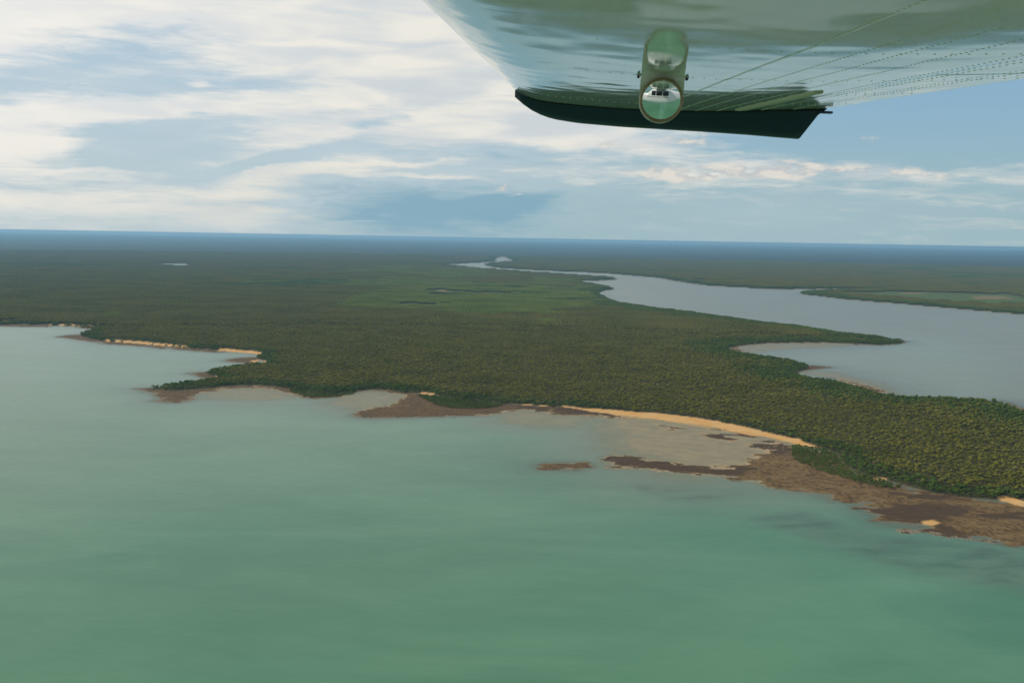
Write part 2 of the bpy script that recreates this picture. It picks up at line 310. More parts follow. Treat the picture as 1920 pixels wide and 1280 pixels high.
gq = quads[zq > -5.5].reshape(-1, 4)[:, ::-1]

# ------------------------------------------------------------------ ground
gm, t = new_mat('ground_material')
P = t.node('ShaderNodeNewGeometry').outputs['Position']
nf = t.noise(t.mapping(P, sc=(0.12, 0.12, 0.12)), 1.0, 6, 0.65); nb = t.noise(P, 0.012, 5, 0.6); nv = t.noise(P, 0.0016, 6, 0.6)
streak = t.noise(t.mapping(P, rot=(0, 0, 0.4), sc=(0.03, 0.04, 0.05)), 1.0, 7, 0.72)
spk = t.noise(t.mapping(P, rot=(0, 0, 0.4), sc=(0.16, 0.09, 0.1)), 1.0, 5, 0.75)
floor_ = t.mix(nf, (0.030, 0.032, 0.012), (0.085, 0.070, 0.032))
canopy = t.mix(t.mapr(nb, 0.3, 0.7), (0.015, 0.019, 0.007), (0.027, 0.031, 0.011))  # far tree cover: self-shade of the unmodelled crowns is averaged into this dark colour
canopy = t.mix(t.mapr(nv, 0.35, 0.65), canopy, (0.018, 0.025, 0.010))
camd = t.vmath('LENGTH', P)
forest = t.mix(t.mapr(camd, 11000, 16000), floor_, canopy)
grass = t.mix(t.mapr(streak, 0.3, 0.7), (0.042, 0.078, 0.010), (0.085, 0.112, 0.016))
grass = t.mix(t.attr('bare'), grass, (0.17, 0.12, 0.05))
c = t.mix(t.attr('clear'), forest, grass)
seab = t.mix(t.attr('reefbed'), (0.30, 0.25, 0.17), (0.085, 0.070, 0.050))
flatc = t.mix(t.mapr(streak, 0.35, 0.7), (0.36, 0.255, 0.140), (0.25, 0.190, 0.115))
seab = t.mix(t.attr('flat'), seab, flatc)
rockc = t.mix(t.mapr(spk, 0.36, 0.64), (0.046, 0.027, 0.010), (0.180, 0.108, 0.040))
rockc = t.mix(t.mapr(streak, 0.44, 0.66), rockc, t.mix(spk, (0.085, 0.054, 0.022), (0.260, 0.166, 0.070)))
dk = t.mapr(t.math('ADD', t.math('MULTIPLY', t.attr('dark'), 0.72), t.math('MULTIPLY', t.math('ADD', t.math('SUBTRACT', spk, 0.5), t.math('MULTIPLY', t.math('SUBTRACT', streak, 0.5), 0.8)), 2.2)), 0.42, 0.62)
rockc = t.mix(t.math('MULTIPLY', dk, 0.92), rockc, t.mix(nf, (0.026, 0.016, 0.009), (0.085, 0.050, 0.026)))
c = t.mix(t.attr('land'), seab, c)
rk = t.mapr(t.math('ADD', t.math('MULTIPLY', t.attr('rock'), 0.85), t.math('MULTIPLY', t.math('SUBTRACT', spk, 0.5), 1.6)), 0.42, 0.6)
c = t.mix(t.math('MULTIPLY', rk, t.mapr(t.attr('rock'), 0.0, 0.12)), c, rockc)
sandc = t.mix(t.mapr(streak, 0.3, 0.7), (0.52, 0.268, 0.078), (0.55, 0.345, 0.150))
c = t.mix(t.attr('sand'), c, sandc)
gb = principled(t, c, 0.9); gb.inputs['Specular IOR Level'].default_value = 0.15
bmp = t.node('ShaderNodeBump'); bmp.inputs['Strength'].default_value = 0.8; bmp.inputs['Distance'].default_value = 1.6
t.put(bmp.inputs['Height'], t.math('MULTIPLY', t.math('ADD', nf, spk), t.math('MULTIPLY_ADD', t.attr('rock'), 0.9, 0.1))); t.l.new(bmp.outputs[0], gb.inputs['Normal'])
gco = np.stack([GX, GY, z], -1).reshape(-1, 3)
me = mesh_np('ground', gco, gq, gm, True)
for nme, v in (('land', land), ('rock', np.maximum(rock, drk_only)), ('dark', dark), ('sand', sandm), ('flat', flatm), ('clear', clr * land), ('bare', bare), ('reefbed', np.maximum(sm(25, -15, SR + 30 * n60) * sm(-0.35, 0.35, nst + 0.4 * n60), 0.6 * sm(50, 5, SP)))):
    fattr(me, nme, v)
ground = link(bpy.data.objects.new('ground', me)); ground['kind'] = 'structure'
ground['label'] = 'low wooded coast with orange beaches and brown tidal rock'

# ------------------------------------------------------------------ water
wr = np.unique(np.concatenate([np.arange(0, nr, 2), [nr - 1]])); wc = np.unique(np.concatenate([np.arange(0, len(az_l)), np.arange(len(az_l), nc, 2), np.arange(nc - len(az_r), nc)]))
wx = GX[np.ix_(wr, wc)]; wy = GY[np.ix_(wr, wc)]
wi = np.arange(len(wr) * len(wc)).reshape(len(wr), len(wc))
wq = np.stack([wi[:-1, :-1], wi[:-1, 1:], wi[1:, 1:], wi[1:, :-1]], -1)
zz = z[np.ix_(wr, wc)]
zmin = np.minimum.reduce([zz[:-1, :-1], zz[:-1, 1:], zz[1:, 1:], zz[1:, :-1]])
wq = np.concatenate([wq[zmin < 0.4].reshape(-1, 4), np.stack([wi[:-1, -1], wi[:-1, 0], wi[1:, 0], wi[1:, -1]], -1)])[:, ::-1]
wm, t = new_mat('water_material')
P = t.node('ShaderNodeNewGeometry').outputs['Position']
big = t.noise(t.mapping(P, rot=(0, 0, 0.6), sc=(0.0022, 0.0048, 0.003)), 1.0, 6, 0.6, 0.8)
mid = t.noise(t.mapping(P, rot=(0, 0, 0.6), sc=(0.006, 0.015, 0.01)), 1.0, 6, 0.65, 0.8)
mix1 = t.math('MULTIPLY_ADD', t.math('SUBTRACT', mid, 0.5), 0.32, big)
seac = t.mix(t.mapr(mix1, 0.3, 0.7), (0.056, 0.176, 0.096), (0.094, 0.228, 0.126))
shal = t.attr('silt')
seac = t.mix(t.math('MULTIPLY', shal, 0.75), seac, (0.200, 0.250, 0.155))
rivc = t.mix(t.mapr(big, 0.3, 0.7), (0.150, 0.160, 0.098), (0.195, 0.185, 0.120))
rivc = t.mix(t.math('MULTIPLY', t.attr('bay'), 0.9), rivc, (0.19, 0.225, 0.145))
wcol = t.mix(t.attr('river'), seac, rivc)
op = t.math('SUBTRACT', 1.0, t.math('POWER', 2.718, t.math('MULTIPLY', t.attr('depth'), -0.85)))
dif = t.node('ShaderNodeBsdfDiffuse'); t.put(dif.inputs[0], wcol)
tr = t.node('ShaderNodeBsdfTransparent'); tr.inputs[0].default_value = (0.93, 0.97, 0.95, 1)
m1 = t.node('ShaderNodeMixShader'); t.put(m1.inputs[0], op); t.l.new(tr.outputs[0], m1.inputs[1]); t.l.new(dif.outputs[0], m1.inputs[2])
gl = t.node('ShaderNodeBsdfGlossy'); gl.inputs['Roughness'].default_value = 0.30
wv = t.noise(t.mapping(P, rot=(0, 0, 0.3), sc=(0.10, 0.22, 0.1)), 1.0, 4, 0.6)
wb = t.node('ShaderNodeBump'); wb.inputs['Strength'].default_value = 0.25; wb.inputs['Distance'].default_value = 0.5; t.put(wb.inputs['Height'], wv)
t.l.new(wb.outputs[0], gl.inputs['Normal'])
rip = t.noise(t.mapping(P, rot=(0, 0, 0.35), sc=(0.05, 0.16, 0.1)), 1.0, 5, 0.65)
fr = t.node('ShaderNodeFresnel'); fr.inputs[0].default_value = 1.33
ff = t.math('MULTIPLY', t.math('MINIMUM', fr.outputs[0], 0.56), t.math('ADD', t.mapr(mid, 0.2, 0.8, 0.72, 0.82), t.mapr(rip, 0.3, 0.7, -0.07, 0.07)))
ff = t.math('MULTIPLY', ff, t.mapr(t.attr('depth'), 0.0, 0.9, 0.30, 1.0, False))   # a film draining off the flats hardly mirrors
m2 = t.node('ShaderNodeMixShader'); t.put(m2.inputs[0], ff); t.l.new(m1.outputs[0], m2.inputs[1]); t.l.new(gl.outputs[0], m2.inputs[2])
t.l.new(m2.outputs[0], t.out.inputs[0])
me = mesh_np('water', np.stack([wx, wy, 0 * wx], -1).reshape(-1, 3), wq, wm, True)
dd = np.clip(-zz, 0.02, 9); fattr(me, 'depth', dd)
rmask = sm(60, -60, sd_riv) * (sd_sea > 0); bay = sm(260, 0, sdist(GX, GY, poly([(1350, 640), (1450, 636), (1720, 636), (1800, 690), (1760, 742), (1600, 722), (1380, 660)]), 900))
silt = np.maximum(sm(330, 0, SF + 40 * n60), np.maximum(0.85 * sm(200, 0, SF2 + 40 * n60), 0.75 * sm(1500, 150, np.abs(sd_sea) + 220 * n200) * sm(500, -700, GX)))
fattr(me, 'silt', silt[np.ix_(wr, wc)]); fattr(me, 'river', rmask[np.ix_(wr, wc)]); fattr(me, 'bay', bay[np.ix_(wr, wc)])
water = link(bpy.data.objects.new('water', me)); water['kind'] = 'structure'
water['label'] = 'turquoise sea, tidal river and bay water'

# ------------------------------------------------------------------ trees
def leaf_mat(name, dark_c, mid_c, light_c, grove=False):
    m, t = new_mat(name)
    oi = t.node('ShaderNodeObjectInfo')
    pn = t.noise(oi.outputs['Location'], 0.009, 5, 0.65)
    pos = t.node('ShaderNodeNewGeometry').outputs['Position']
    rnd = oi.outputs['Random'] if not grove else t.mapr(t.noise(pos, 0.09, 3, 0.6), 0.3, 0.7)
    if grove: pn = t.noise(pos, 0.004, 4, 0.6)
    r = t.math('ADD', t.math('MULTIPLY', rnd, 0.52), t.math('MULTIPLY', t.mapr(pn, 0.32, 0.68), 0.48))
    c = t.mix(t.mapr(r, 0.05, 0.55), dark_c, mid_c); c = t.mix(t.mapr(r, 0.55, 1.0), c, light_c)
    od = t.math('FRACT', t.math('MULTIPLY', rnd, 13.7))
    c = t.mix(t.mapr(od, 0.72, 1.0, 0, 0.6), c, tuple(0.5 * (a_ + b_) for a_, b_ in zip(dark_c, (0.16, 0.12, 0.06))))
    dn = t.noise(t.node('ShaderNodeNewGeometry').outputs['Position'], 0.5, 3, 0.6)
    c = t.mix(t.mapr(dn, 0.3, 0.7, 0, 0.35), c, dark_c)
    d = t.node('ShaderNodeBsdfDiffuse'); t.put(d.inputs[0], c)
    tl = t.node('ShaderNodeBsdfTranslucent'); t.put(tl.inputs[0], c)
    mx = t.node('ShaderNodeMixShader'); mx.inputs[0].default_value = 0.25
    t.l.new(d.outputs[0], mx.inputs[1]); t.l.new(tl.outputs[0], mx.inputs[2]); t.l.new(mx.outputs[0], t.out.inputs[0])
    return m
M_euc = leaf_mat('olive_leaves', (0.108, 0.110, 0.018), (0.212, 0.200, 0.035), (0.290, 0.245, 0.058))
M_man = leaf_mat('green_leaves', (0.056, 0.092, 0.016), (0.104, 0.155, 0.027), (0.172, 0.210, 0.040))
M_euc2 = leaf_mat('far_olive_leaves', (0.072, 0.076, 0.014), (0.140, 0.132, 0.024), (0.205, 0.170, 0.040), True)
M_man2 = leaf_mat('far_green_leaves', (0.046, 0.074, 0.014), (0.084, 0.120, 0.022), (0.132, 0.158, 0.032), True)
M_marsh = leaf_mat('marsh_leaves', (0.085, 0.115, 0.018), (0.150, 0.185, 0.026), (0.230, 0.235, 0.045), True)
M_bark, t = new_mat('bark')
bk = t.noise(t.node('ShaderNodeTexCoord').outputs['Object'], 3.0, 4, 0.6)
principled(t, t.mix(bk, (0.10, 0.08, 0.06), (0.30, 0.26, 0.21)), 0.9)
def ico(sub):
    bm = bmesh.new(); bmesh.ops.create_icosphere(bm, subdivisions=sub, radius=1.0)
    v = np.array([q.co[:] for q in bm.verts]); f = np.array([[q.index for q in p.verts] for p in bm.faces]); bm.free(); return v, f
I1, I2 = ico(1), ico(2)
def crown_mesh(name, rs, mat, rad, hgt, base, dense):
    r = np.random.RandomState(rs); V = []; F = []; n = 0
    nl = r.randint(5, 8)
    for k in range(nl):                      # leafy lumps on the limbs
        a = k * 2.4 + r.rand(); rr = rad * (0.30 + 0.42 * r.rand()) * (k > 0); s = rad * (0.34 + 0.2 * r.rand()) * (1.25 if k == 0 else 1)
        c0 = np.array([rr * math.cos(a), rr * math.sin(a), base + hgt * (0.30 + 0.5 * r.rand() * (1 - 0.4 * rr / rad))])
        v, f = I1; v = v * (1 + 0.35 * (r.rand(len(v), 1) - 0.5)) * np.array([s, s, s * 0.75]) + c0
        V.append(v); F.append(f + n); n += len(v)
        for q in range(dense):               # ragged leaf sprays standing out of each lump
            d = r.normal(size=3); d[2] = abs(d[2]) * 0.9 - 0.25; d /= np.linalg.norm(d)
            p = c0 + d * s * (0.85 + 0.45 * r.rand()) * np.array([1, 1, .8]); e1 = np.cross(d, r.normal(size=3)); e1 /= np.linalg.norm(e1); e2 = np.cross(d, e1) * 0.7 + d * 0.6
            w_ = rad * (0.11 + 0.10 * r.rand())
            V.append(np.array([p - e1 * w_, p + e2 * w_ * 1.3, p + e1 * w_])); F.append(np.array([[n, n + 1, n + 2]])); n += 3
    return mesh_np(name, np.vstack(V), np.vstack(F), mat)
def trunk_mesh(name, rs, rad, base, hgt):
    r = np.random.RandomState(rs); bm = bmesh.new()
    def limb(p, q, r0, r1):
        p, q = Vector(p), Vector(q); d = (q - p).normalized(); a = d.orthogonal().normalized(); b = d.cross(a)
        lo = [bm.verts.new(p + (a * math.cos(i * 2.0944) + b * math.sin(i * 2.0944)) * r0) for i in range(3)]
        hi = [bm.verts.new(q + (a * math.cos(i * 2.0944) + b * math.sin(i * 2.0944)) * r1) for i in range(3)]
        for i in range(3): bm.faces.new((lo[i], lo[(i + 1) % 3], hi[(i + 1) % 3], hi[i]))
    top = (0.3 * r.rand() - .15, 0.3 * r.rand() - .15, base + 0.3 * hgt)
    limb((0, 0, -0.4), top, 0.20, 0.13)
    for k in range(4):
        a = k * 1.57 + r.rand(); limb(top, (rad * 0.5 * math.cos(a), rad * .5 * math.sin(a), base + hgt * (0.4 + 0.3 * r.rand())), 0.10, 0.04)
    me = bpy.data.meshes.new(name); bm.to_mesh(me); bm.free(); me.materials.append(M_bark); return me
KINDS = []                                   # (crown mesh, trunk mesh)
for k in range(5):
    rad, hg, bs = 3.0 + 0.35 * (k % 3), 4.6 + 0.5 * (k % 2), 3.2 + 0.4 * (k % 3)
    KINDS.append((crown_mesh('crown', 40 + k, M_euc, rad, hg, bs, 9), trunk_mesh('trunk', 60 + k, rad, bs, hg)))
for k in range(3):
    rad, hg, bs = 3.1 + 0.3 * k, 5.0, 1.6
    KINDS.append((crown_mesh('crown', 80 + k, M_man, rad, hg, bs, 13), trunk_mesh('trunk', 90 + k, rad, bs, hg)))
tcol = bpy.data.collections.new('tree_kinds')          # source shapes for the woodland, not linked into the scene
for i, (cm, tm) in enumerate(KINDS):
    o = bpy.data.objects.new('tree_shape_%02d' % i, cm); tcol.objects.link(o)
pcol_ = bpy.data.collections.new('grove_kinds')
for k in range(8):                           # a 60 m square of canopy for the distant wood
    r = np.random.RandomState(200 + k); V = []; F = []; n = 0
    for ix in range(10):
        for iy in range(10):
            s = 2.4 + 1.9 * r.rand(); v = I1[0] * (1 + 0.5 * (r.rand(len(I1[0]), 1) - 0.5)) * np.array([s, s, s * (0.8 + .4 * r.rand())])
            v = v + np.array([(ix - 4.5) * 6 + 4 * (r.rand() - .5), (iy - 4.5) * 6 + 4 * (r.rand() - .5), 5.2 + 2.2 * r.rand()])
            keep = I1[1][(v[I1[1]][:, :, 2].mean(1) > 4.0)]
            V.append(v); F.append(keep + n); n += len(v)
    o = bpy.data.objects.new('grove_shape_%02d' % k, mesh_np('grove', np.vstack(V), np.vstack(F), M_euc2 if k < 4 else M_man2 if k < 6 else M_marsh)); pcol_.objects.link(o)

ca = np.argsort(AZ); rowdy = DY
def look(F, X, Y):
    a = np.arctan2(X, Y); d = H * FPX / np.hypot(X, Y)
    i = np.clip(np.searchsorted(rowdy, d), 0, nr - 1); j = np.clip(np.searchsorted(AZ, a), 0, nc - 1)
    return F[i, j]
def jgrid(rmin, rmax, step, rs, jit=0.8):
    r = np.random.RandomState(rs); w_ = rmax * math.sin(math.radians(31))
    xs = np.arange(-w_, w_, step); ys = np.arange(rmin * 0.85, rmax, step)
    X, Y = np.meshgrid(xs, ys); X = X + step * jit * (r.rand(*X.shape) - .5); Y = Y + step * jit * (r.rand(*Y.shape) - .5)
    X = X.ravel(); Y = Y.ravel(); R = np.hypot(X, Y); A = np.abs(np.arctan2(X, Y))
    k = (R > rmin) & (R < rmax) & (A < math.radians(30.5)); return X[k], Y[k], r
NEAR = 3600.0
X, Y, r = jgrid(900, NEAR, 4.5, 11, 1.0)
v = look(veg, X, Y); mg = look(mang, X, Y); s2 = look(SD, X, Y); cl = look(clr, X, Y)
k = (v > 0.5) & (r.rand(len(X)) < 0.86 + 0.25 * look(n60, X, Y))
X, Y, mg, s2 = X[k], Y[k], mg[k], s2[k]
typ = np.where(r.rand(len(X)) < mg * 0.92, 5 + r.randint(0, 3, len(X)), r.randint(0, 5, len(X)))
thin = look(n200, X, Y)
scl = (0.38 + 0.78 * r.rand(len(X)) ** 2.2) * np.where(typ > 4, 1.05, 1.0) * (1 + 0.12 * thin) * sm(-3, 8, s2).clip(0.55, 1)
# low mangrove scrub on the rock benches
xs, ys, r2 = jgrid(1000, 2600, 3.4, 12)
k = (look(SM, xs, ys) < 3 + 0 * xs) & (look(SD, xs, ys) < 3) & (r2.rand(len(xs)) < 0.8)
xs, ys = xs[k], ys[k]
# shoreline trees farther off
xf, yf, r3 = jgrid(NEAR, 7500, 6.5, 13)
k = (look(veg, xf, yf) > 0.5) & (look(SD, xf, yf) < 75); xf, yf = xf[k], yf[k]
mf = look(mang, xf, yf)
X = np.concatenate([X, xs, xf]); Y = np.concatenate([Y, ys, yf])
typ = np.concatenate([typ, 5 + r2.randint(0, 3, len(xs)), np.where(r3.rand(len(xf)) < mf, 5 + r3.randint(0, 3, len(xf)), r3.randint(0, 5, len(xf)))])
scl = np.concatenate([scl, 0.28 + 0.3 * r2.rand(len(xs)), 0.8 + 0.6 * r3.rand(len(xf))])
Z = look(z, X, Y) - 0.15; rot = np.random.rand(len(X)) * 6.283
# the 300 trees that show largest in the picture become things of their own
dvx = X; dvy = Y; dvz = Z + 5 - H
zc = dvy * fwd.y + dvz * fwd.z; pxx = 960 + FPX * (dvx * RT.x + dvy * RT.y + dvz * RT.z) / zc; pyy = 640 - FPX * (dvx * UP.x + dvy * UP.y + dvz * UP.z) / zc
inn = (pxx > 8) & (pxx < 1912) & (pyy > 0) & (pyy < 1270)
size = np.where(inn & (scl > 0.5), scl / np.hypot(X, Y), 0)
order = np.argsort(-size); top = order[:300]; rest = np.ones(len(X), bool); rest[top] = False

def gn_instances(name, X, Y, Z, rot, scl, typ, coll):
    me = bpy.data.meshes.new(name); me.vertices.add(len(X))
    me.vertices.foreach_set('co', np.stack([X, Y, Z], -1).astype(np.float32).ravel())
    fattr(me, 'turn', rot); fattr(me, 'size', scl)
    a = me.attributes.new('shape', 'INT', 'POINT'); a.data.foreach_set('value', typ.astype(np.int32))
    o = link(bpy.data.objects.new(name, me))
    g = bpy.data.node_groups.new(name + '_nodes', 'GeometryNodeTree')
    g.interface.new_socket('Geometry', in_out='INPUT', socket_type='NodeSocketGeometry'); g.interface.new_socket('Geometry', in_out='OUTPUT', socket_type='NodeSocketGeometry')
    N = g.nodes; L = g.links
    gi = N.new('NodeGroupInput'); go = N.new('NodeGroupOutput'); m2p = N.new('GeometryNodeMeshToPoints'); iop = N.new('GeometryNodeInstanceOnPoints')
    ci = N.new('GeometryNodeCollectionInfo'); ci.inputs['Collection'].default_value = coll; ci.inputs['Separate Children'].default_value = True; ci.inputs['Reset Children'].default_value = True
    def na(nm, dt):
        q = N.new('GeometryNodeInputNamedAttribute'); q.data_type = dt; q.inputs['Name'].default_value = nm; return q.outputs['Attribute']
    cx = N.new('ShaderNodeCombineXYZ'); L.new(na('turn', 'FLOAT'), cx.inputs[2])
    e2r = N.new('FunctionNodeEulerToRotation'); L.new(cx.outputs[0], e2r.inputs[0])
    L.new(gi.outputs[0], m2p.inputs['Mesh']); L.new(m2p.outputs[0], iop.inputs['Points']); L.new(ci.outputs[0], iop.inputs['Instance'])
    iop.inputs['Pick Instance'].default_value = True
    L.new(na('shape', 'INT'), iop.inputs['Instance Index']); L.new(e2r.outputs[0], iop.inputs['Rotation']); L.new(na('size', 'FLOAT'), iop.inputs['Scale'])
    L.new(iop.outputs[0], go.inputs[0])
    md = o.modifiers.new('instances', 'NODES'); md.node_group = g
    o['kind'] = 'stuff'; return o
wood = gn_instances('woodland', X[rest], Y[rest], Z[rest], rot[rest], scl[rest], typ[rest], tcol)
wood['label'] = 'dense olive woodland and mangrove covering the headland'; wood['category'] = 'woodland'
gx_, gy_, r4 = jgrid(NEAR - 40, FARD, 57.0, 14, 0.25)
k = (look(veg, gx_, gy_) > 0.5) & (look(SD, gx_, gy_) > 45); gx_, gy_ = gx_[k], gy_[k]
gt = np.where(np.maximum(look(mang, gx_, gy_), sm(0.1, 0.45, look(n900, gx_, gy_)) * 0.9) > 0.5, 4 + r4.randint(0, 2, len(gx_)), r4.randint(0, 4, len(gx_)))
marsh = sdist(gx_, gy_, poly([(540, 498), (760, 500), (1000, 509), (1090, 528), (1130, 552), (1060, 578), (900, 588), (680, 582), (620, 560), (700, 530)]), 2000)
mz_ = fbm(gx_ + 10, gy_ * 0.55, 520, 4) + 0.4 * fbm(gx_, gy_, 150, 2)
gt = np.where((sm(500, -300, marsh) * 0.9 + 0.35 * sm(0, .5, look(n900, gx_, gy_)) + mz_ > 0.78) & (gt < 6), 6 + r4.randint(0, 2, len(gx_)), gt)
fw = gn_instances('distant_woodland', gx_, gy_, look(z, gx_, gy_), r4.randint(0, 4, len(gx_)) * 1.5708 + 0.2 * r4.rand(len(gx_)), 0.98 + 0.12 * r4.rand(len(gx_)), gt, pcol_)
fw['label'] = 'far woodland fading into haze below the horizon'; fw['category'] = 'woodland'
def put_tree(i):
    cm, tm = KINDS[typ[i]]
    root = bpy.data.objects.new('tree', None); root.empty_display_size = 1
    root.location = (X[i], Y[i], Z[i]); root.rotation_euler = (0, 0, rot[i]); root.scale = (scl[i],) * 3
    link(root)
    for nme, m in (('crown', cm), ('trunk', tm)):
        c_ = bpy.data.objects.new(nme, m); c_.parent = root; link(c_)
    root['category'] = 'tree'
    root['label'] = 'deep green shore tree in the nearest wood above the brown rock flat' if typ[i] > 4 else 'olive tree among the nearest trees of the wood at the right edge'
    root['group'] = 'green shore trees of the nearest wood' if typ[i] > 4 else 'olive trees of the nearest wood'
for i in top: put_tree(int(i))

# ------------------------------------------------------------------ aircraft: wing overhead, mirror, fuselage behind the camera
def camdir(px, py): return Vector(((px - 960) / FPX, (640 - py) / FPX, 1.0))
u_c = camdir(1054, 272).normalized(); L_c = camdir(965, 180) * 4.3
rT = camdir(1548, 208); T_c = rT * (L_c.dot(u_c) / rT.dot(u_c))
c_c = (T_c - L_c); CH = c_c.length; c_c.normalize(); n_c = u_c.cross(c_c); n_c = n_c if n_c.y > 0 else -n_c
HT = L_c.dot(n_c); foot = n_c * HT; x0 = (L_c - foot).dot(c_c); TIP = (L_c - foot).dot(u_c)
toW = lambda v: RT * v.x + UP * v.y + fwd * v.z
ax_x, ax_y, ax_z = toW(c_c), toW(u_c), toW(n_c)
if ax_x.cross(ax_y).dot(ax_z) < 0: pass
org = CAM + toW(foot + c_c * x0)             # leading edge abeam of the camera; x aft, y outboard, z up
plane = link(bpy.data.objects.new('airplane', None)); plane.empty_display_size = 0.3
plane.matrix_world = Matrix.Translation(org) @ Matrix((ax_x, ax_y, ax_z)).transposed().to_4x4()
plane['label'] = 'white high-wing airplane seen from below its right wing, dark wingtip and round mirror'; plane['category'] = 'airplane'
CX = -x0                                      # camera's chord position
def part(name, me, parent=None, label=None):
    o = bpy.data.objects.new(name, me); link(o); o.parent = parent or plane
    if label: o['label'] = label
    return o
def mats_paint(name, col, rough_coat=0.03, stain=True):
    m, t = new_mat(name); oc = t.node('ShaderNodeTexCoord').outputs['Object']
    n1 = t.noise(t.mapping(oc, sc=(14, 3, 1)), 1.0, 6, 0.65); n2 = t.noise(t.mapping(oc, sc=(2.2, 9, 1)), 1.6, 5, 0.6)
    c = t.mix(t.mapr(n1, 0.5, 0.75, 0, 0.35), col, (col[0] * 0.6, col[1] * 0.6, col[2] * 0.5))
    if stain: c = t.mix(t.mapr(n2, 0.64, 0.70, 0, 0.6), c, (0.09, 0.075, 0.045))
    p = principled(t, c, 0.45); p.inputs['Specular IOR Level'].default_value = 0.35
    p.inputs['Coat Weight'].default_value = 1.0; p.inputs['Coat Roughness'].default_value = rough_coat; p.inputs['Coat IOR'].default_value = 1.5
    return m
M_white = mats_paint('wing_paint', (0.76, 0.73, 0.60), 0.06); M_body = mats_paint('body_paint', (0.78, 0.77, 0.74), 0.08, False)
M_navy, t = new_mat('tip_paint'); principled(t, (0.010, 0.022, 0.042), 0.5, **{'Coat Weight': 0.35, 'Coat Roughness': 0.25, 'Specular IOR Level': 0.25})
M_black, t = new_mat('gap_black'); principled(t, (0.008, 0.008, 0.008), 0.8)
M_strip, t = new_mat('strip_paint'); principled(t, (0.50, 0.46, 0.30), 0.5)
M_rim, t = new_mat('rusty_rim'); nn = t.noise(t.node('ShaderNodeTexCoord').outputs['Object'], 40, 4, 0.6)
principled(t, t.mix(nn, (0.30, 0.13, 0.05), (0.45, 0.36, 0.24)), 0.45, Metallic=0.4)
M_mirror, t = new_mat('mirror_silver'); principled(t, (0.86, 0.88, 0.87), 0.015, Metallic=1.0)
M_glass, t = new_mat('window_glass'); principled(t, (0.012, 0.015, 0.018), 0.05, **{'Coat Weight': 0.5})
M_rivet, t = new_mat('rivet_paint'); principled(t, (0.72, 0.69, 0.56), 0.6)
def waves(x, y):                              # slight unevenness of the riveted skin
    x = np.asarray(x, float); y = np.asarray(y, float)
    q = 0.0013 * fbm(x * 1.4 + 3, y * 0.9 + 9, 0.42, 2) + 0.00052 * fbm(x * 1.5 + 8, y * 0.8, 0.12, 2)
    rib = np.abs(((y - 0.12) / 0.38) % 1 - 0.5) * 2; bay_ = np.sin(np.pi * rib)
    return q + 0.0003 * bay_ * np.sin(x * 13)
def zlow(x, y):
    x = np.asarray(x, float)
    return 0.030 * np.clip(1 - x / 0.16, 0, 1) ** 2.4 + 0.012 * (x / CH) ** 2 - 0.028 * np.sin(np.pi * np.clip(x / CH, 0, 1) ** 0.85) - 0.006 * np.clip((np.asarray(y, float) - (TIP - 1.4)) / 1.4, 0, 1) ** 2 + waves(x, y)
# wing skin: lower side fine, upper side simple
HINGE = 1.015
def wing_panel(name, xa, xb, ya, yb, nx, ny, upper=True):
    tx = np.linspace(0, 1, nx) ** (1.7 if xa == 0 else 1.0); xs_ = xa + (xb - xa) * tx; ys_ = np.linspace(ya, yb, ny)
    Xg, Yg = np.meshgrid(xs_, ys_); Zl = zlow(Xg, Yg) + (0.0025 if xa > 0 else 0)
    th = 0.17 * (1 - Xg / (CH + 0.02)) ** 0.8 * np.clip(Xg / 0.25, 0, 1) ** 0.5 + 0.004
    if xa == 0: Xg = Xg - 0.036 * np.clip(1 - (Yg - 1.5) / 2.9, 0, 1.3) * np.clip(1 - Xg / 0.35, 0, 1)
    lo_ = np.stack([Xg, Yg, Zl], -1).reshape(-1, 3); hi_ = np.stack([Xg, Yg, Zl + th], -1).reshape(-1, 3)
    i_ = np.arange(nx * ny).reshape(ny, nx); q = np.stack([i_[:-1, :-1], i_[1:, :-1], i_[1:, 1:], i_[:-1, 1:]], -1).reshape(-1, 4)
    n_ = nx * ny; F = [q, q[:, ::-1] + n_]
    for e in (i_[0], i_[-1][::-1], i_[:, -1], i_[:, 0][::-1]):
        F.append(np.stack([e[:-1], e[1:], e[1:] + n_, e[:-1] + n_], -1))
    me_ = mesh_np(name, np.vstack([lo_, hi_]), np.vstack(F), M_white, True)
    return me_
wing = part('wing', wing_panel('wing', 0.0, HINGE, -0.66, TIP, 90, 330), label='glossy white riveted wing underside')
part('flap', wing_panel('flap', HINGE - 0.004, CH, -0.10, 2.30, 26, 160), wing)
part('aileron', wing_panel('aileron', HINGE - 0.004, CH, 2.308, TIP - 0.006, 26, 150), wing)
# rivets: rows along the span and across the ribs
RV = []
for xr, sp in ((0.60, .020), (0.70, .024), (0.775, .024), (0.865, .022), (0.985, .026), (1.05, .030), (1.185, .03)):
    for y in np.arange(0.2, TIP - 0.03, sp): RV.append((xr, y))
for yr in np.arange(0.31, TIP - 0.5, 0.72):
    for x in np.arange(0.07, CH - 0.03, 0.028):
        if abs(x - HINGE) > 0.02: RV.append((x, yr))
RV = np.array(RV); zr = zlow(RV[:, 0], RV[:, 1]); nR = len(RV)
a6 = np.arange(6) * math.pi / 3; ring = np.stack([np.cos(a6), np.sin(a6)], -1)
Vr = np.zeros((nR, 13, 3))
Vr[:, :6, :2] = RV[:, None] + ring * 0.0034; Vr[:, :6, 2] = zr[:, None] + 0.0006
Vr[:, 6:12, :2] = RV[:, None] + ring * 0.0020; Vr[:, 6:12, 2] = zr[:, None] - 0.0006; Vr[:, 12, :2] = RV; Vr[:, 12, 2] = zr - 0.0008
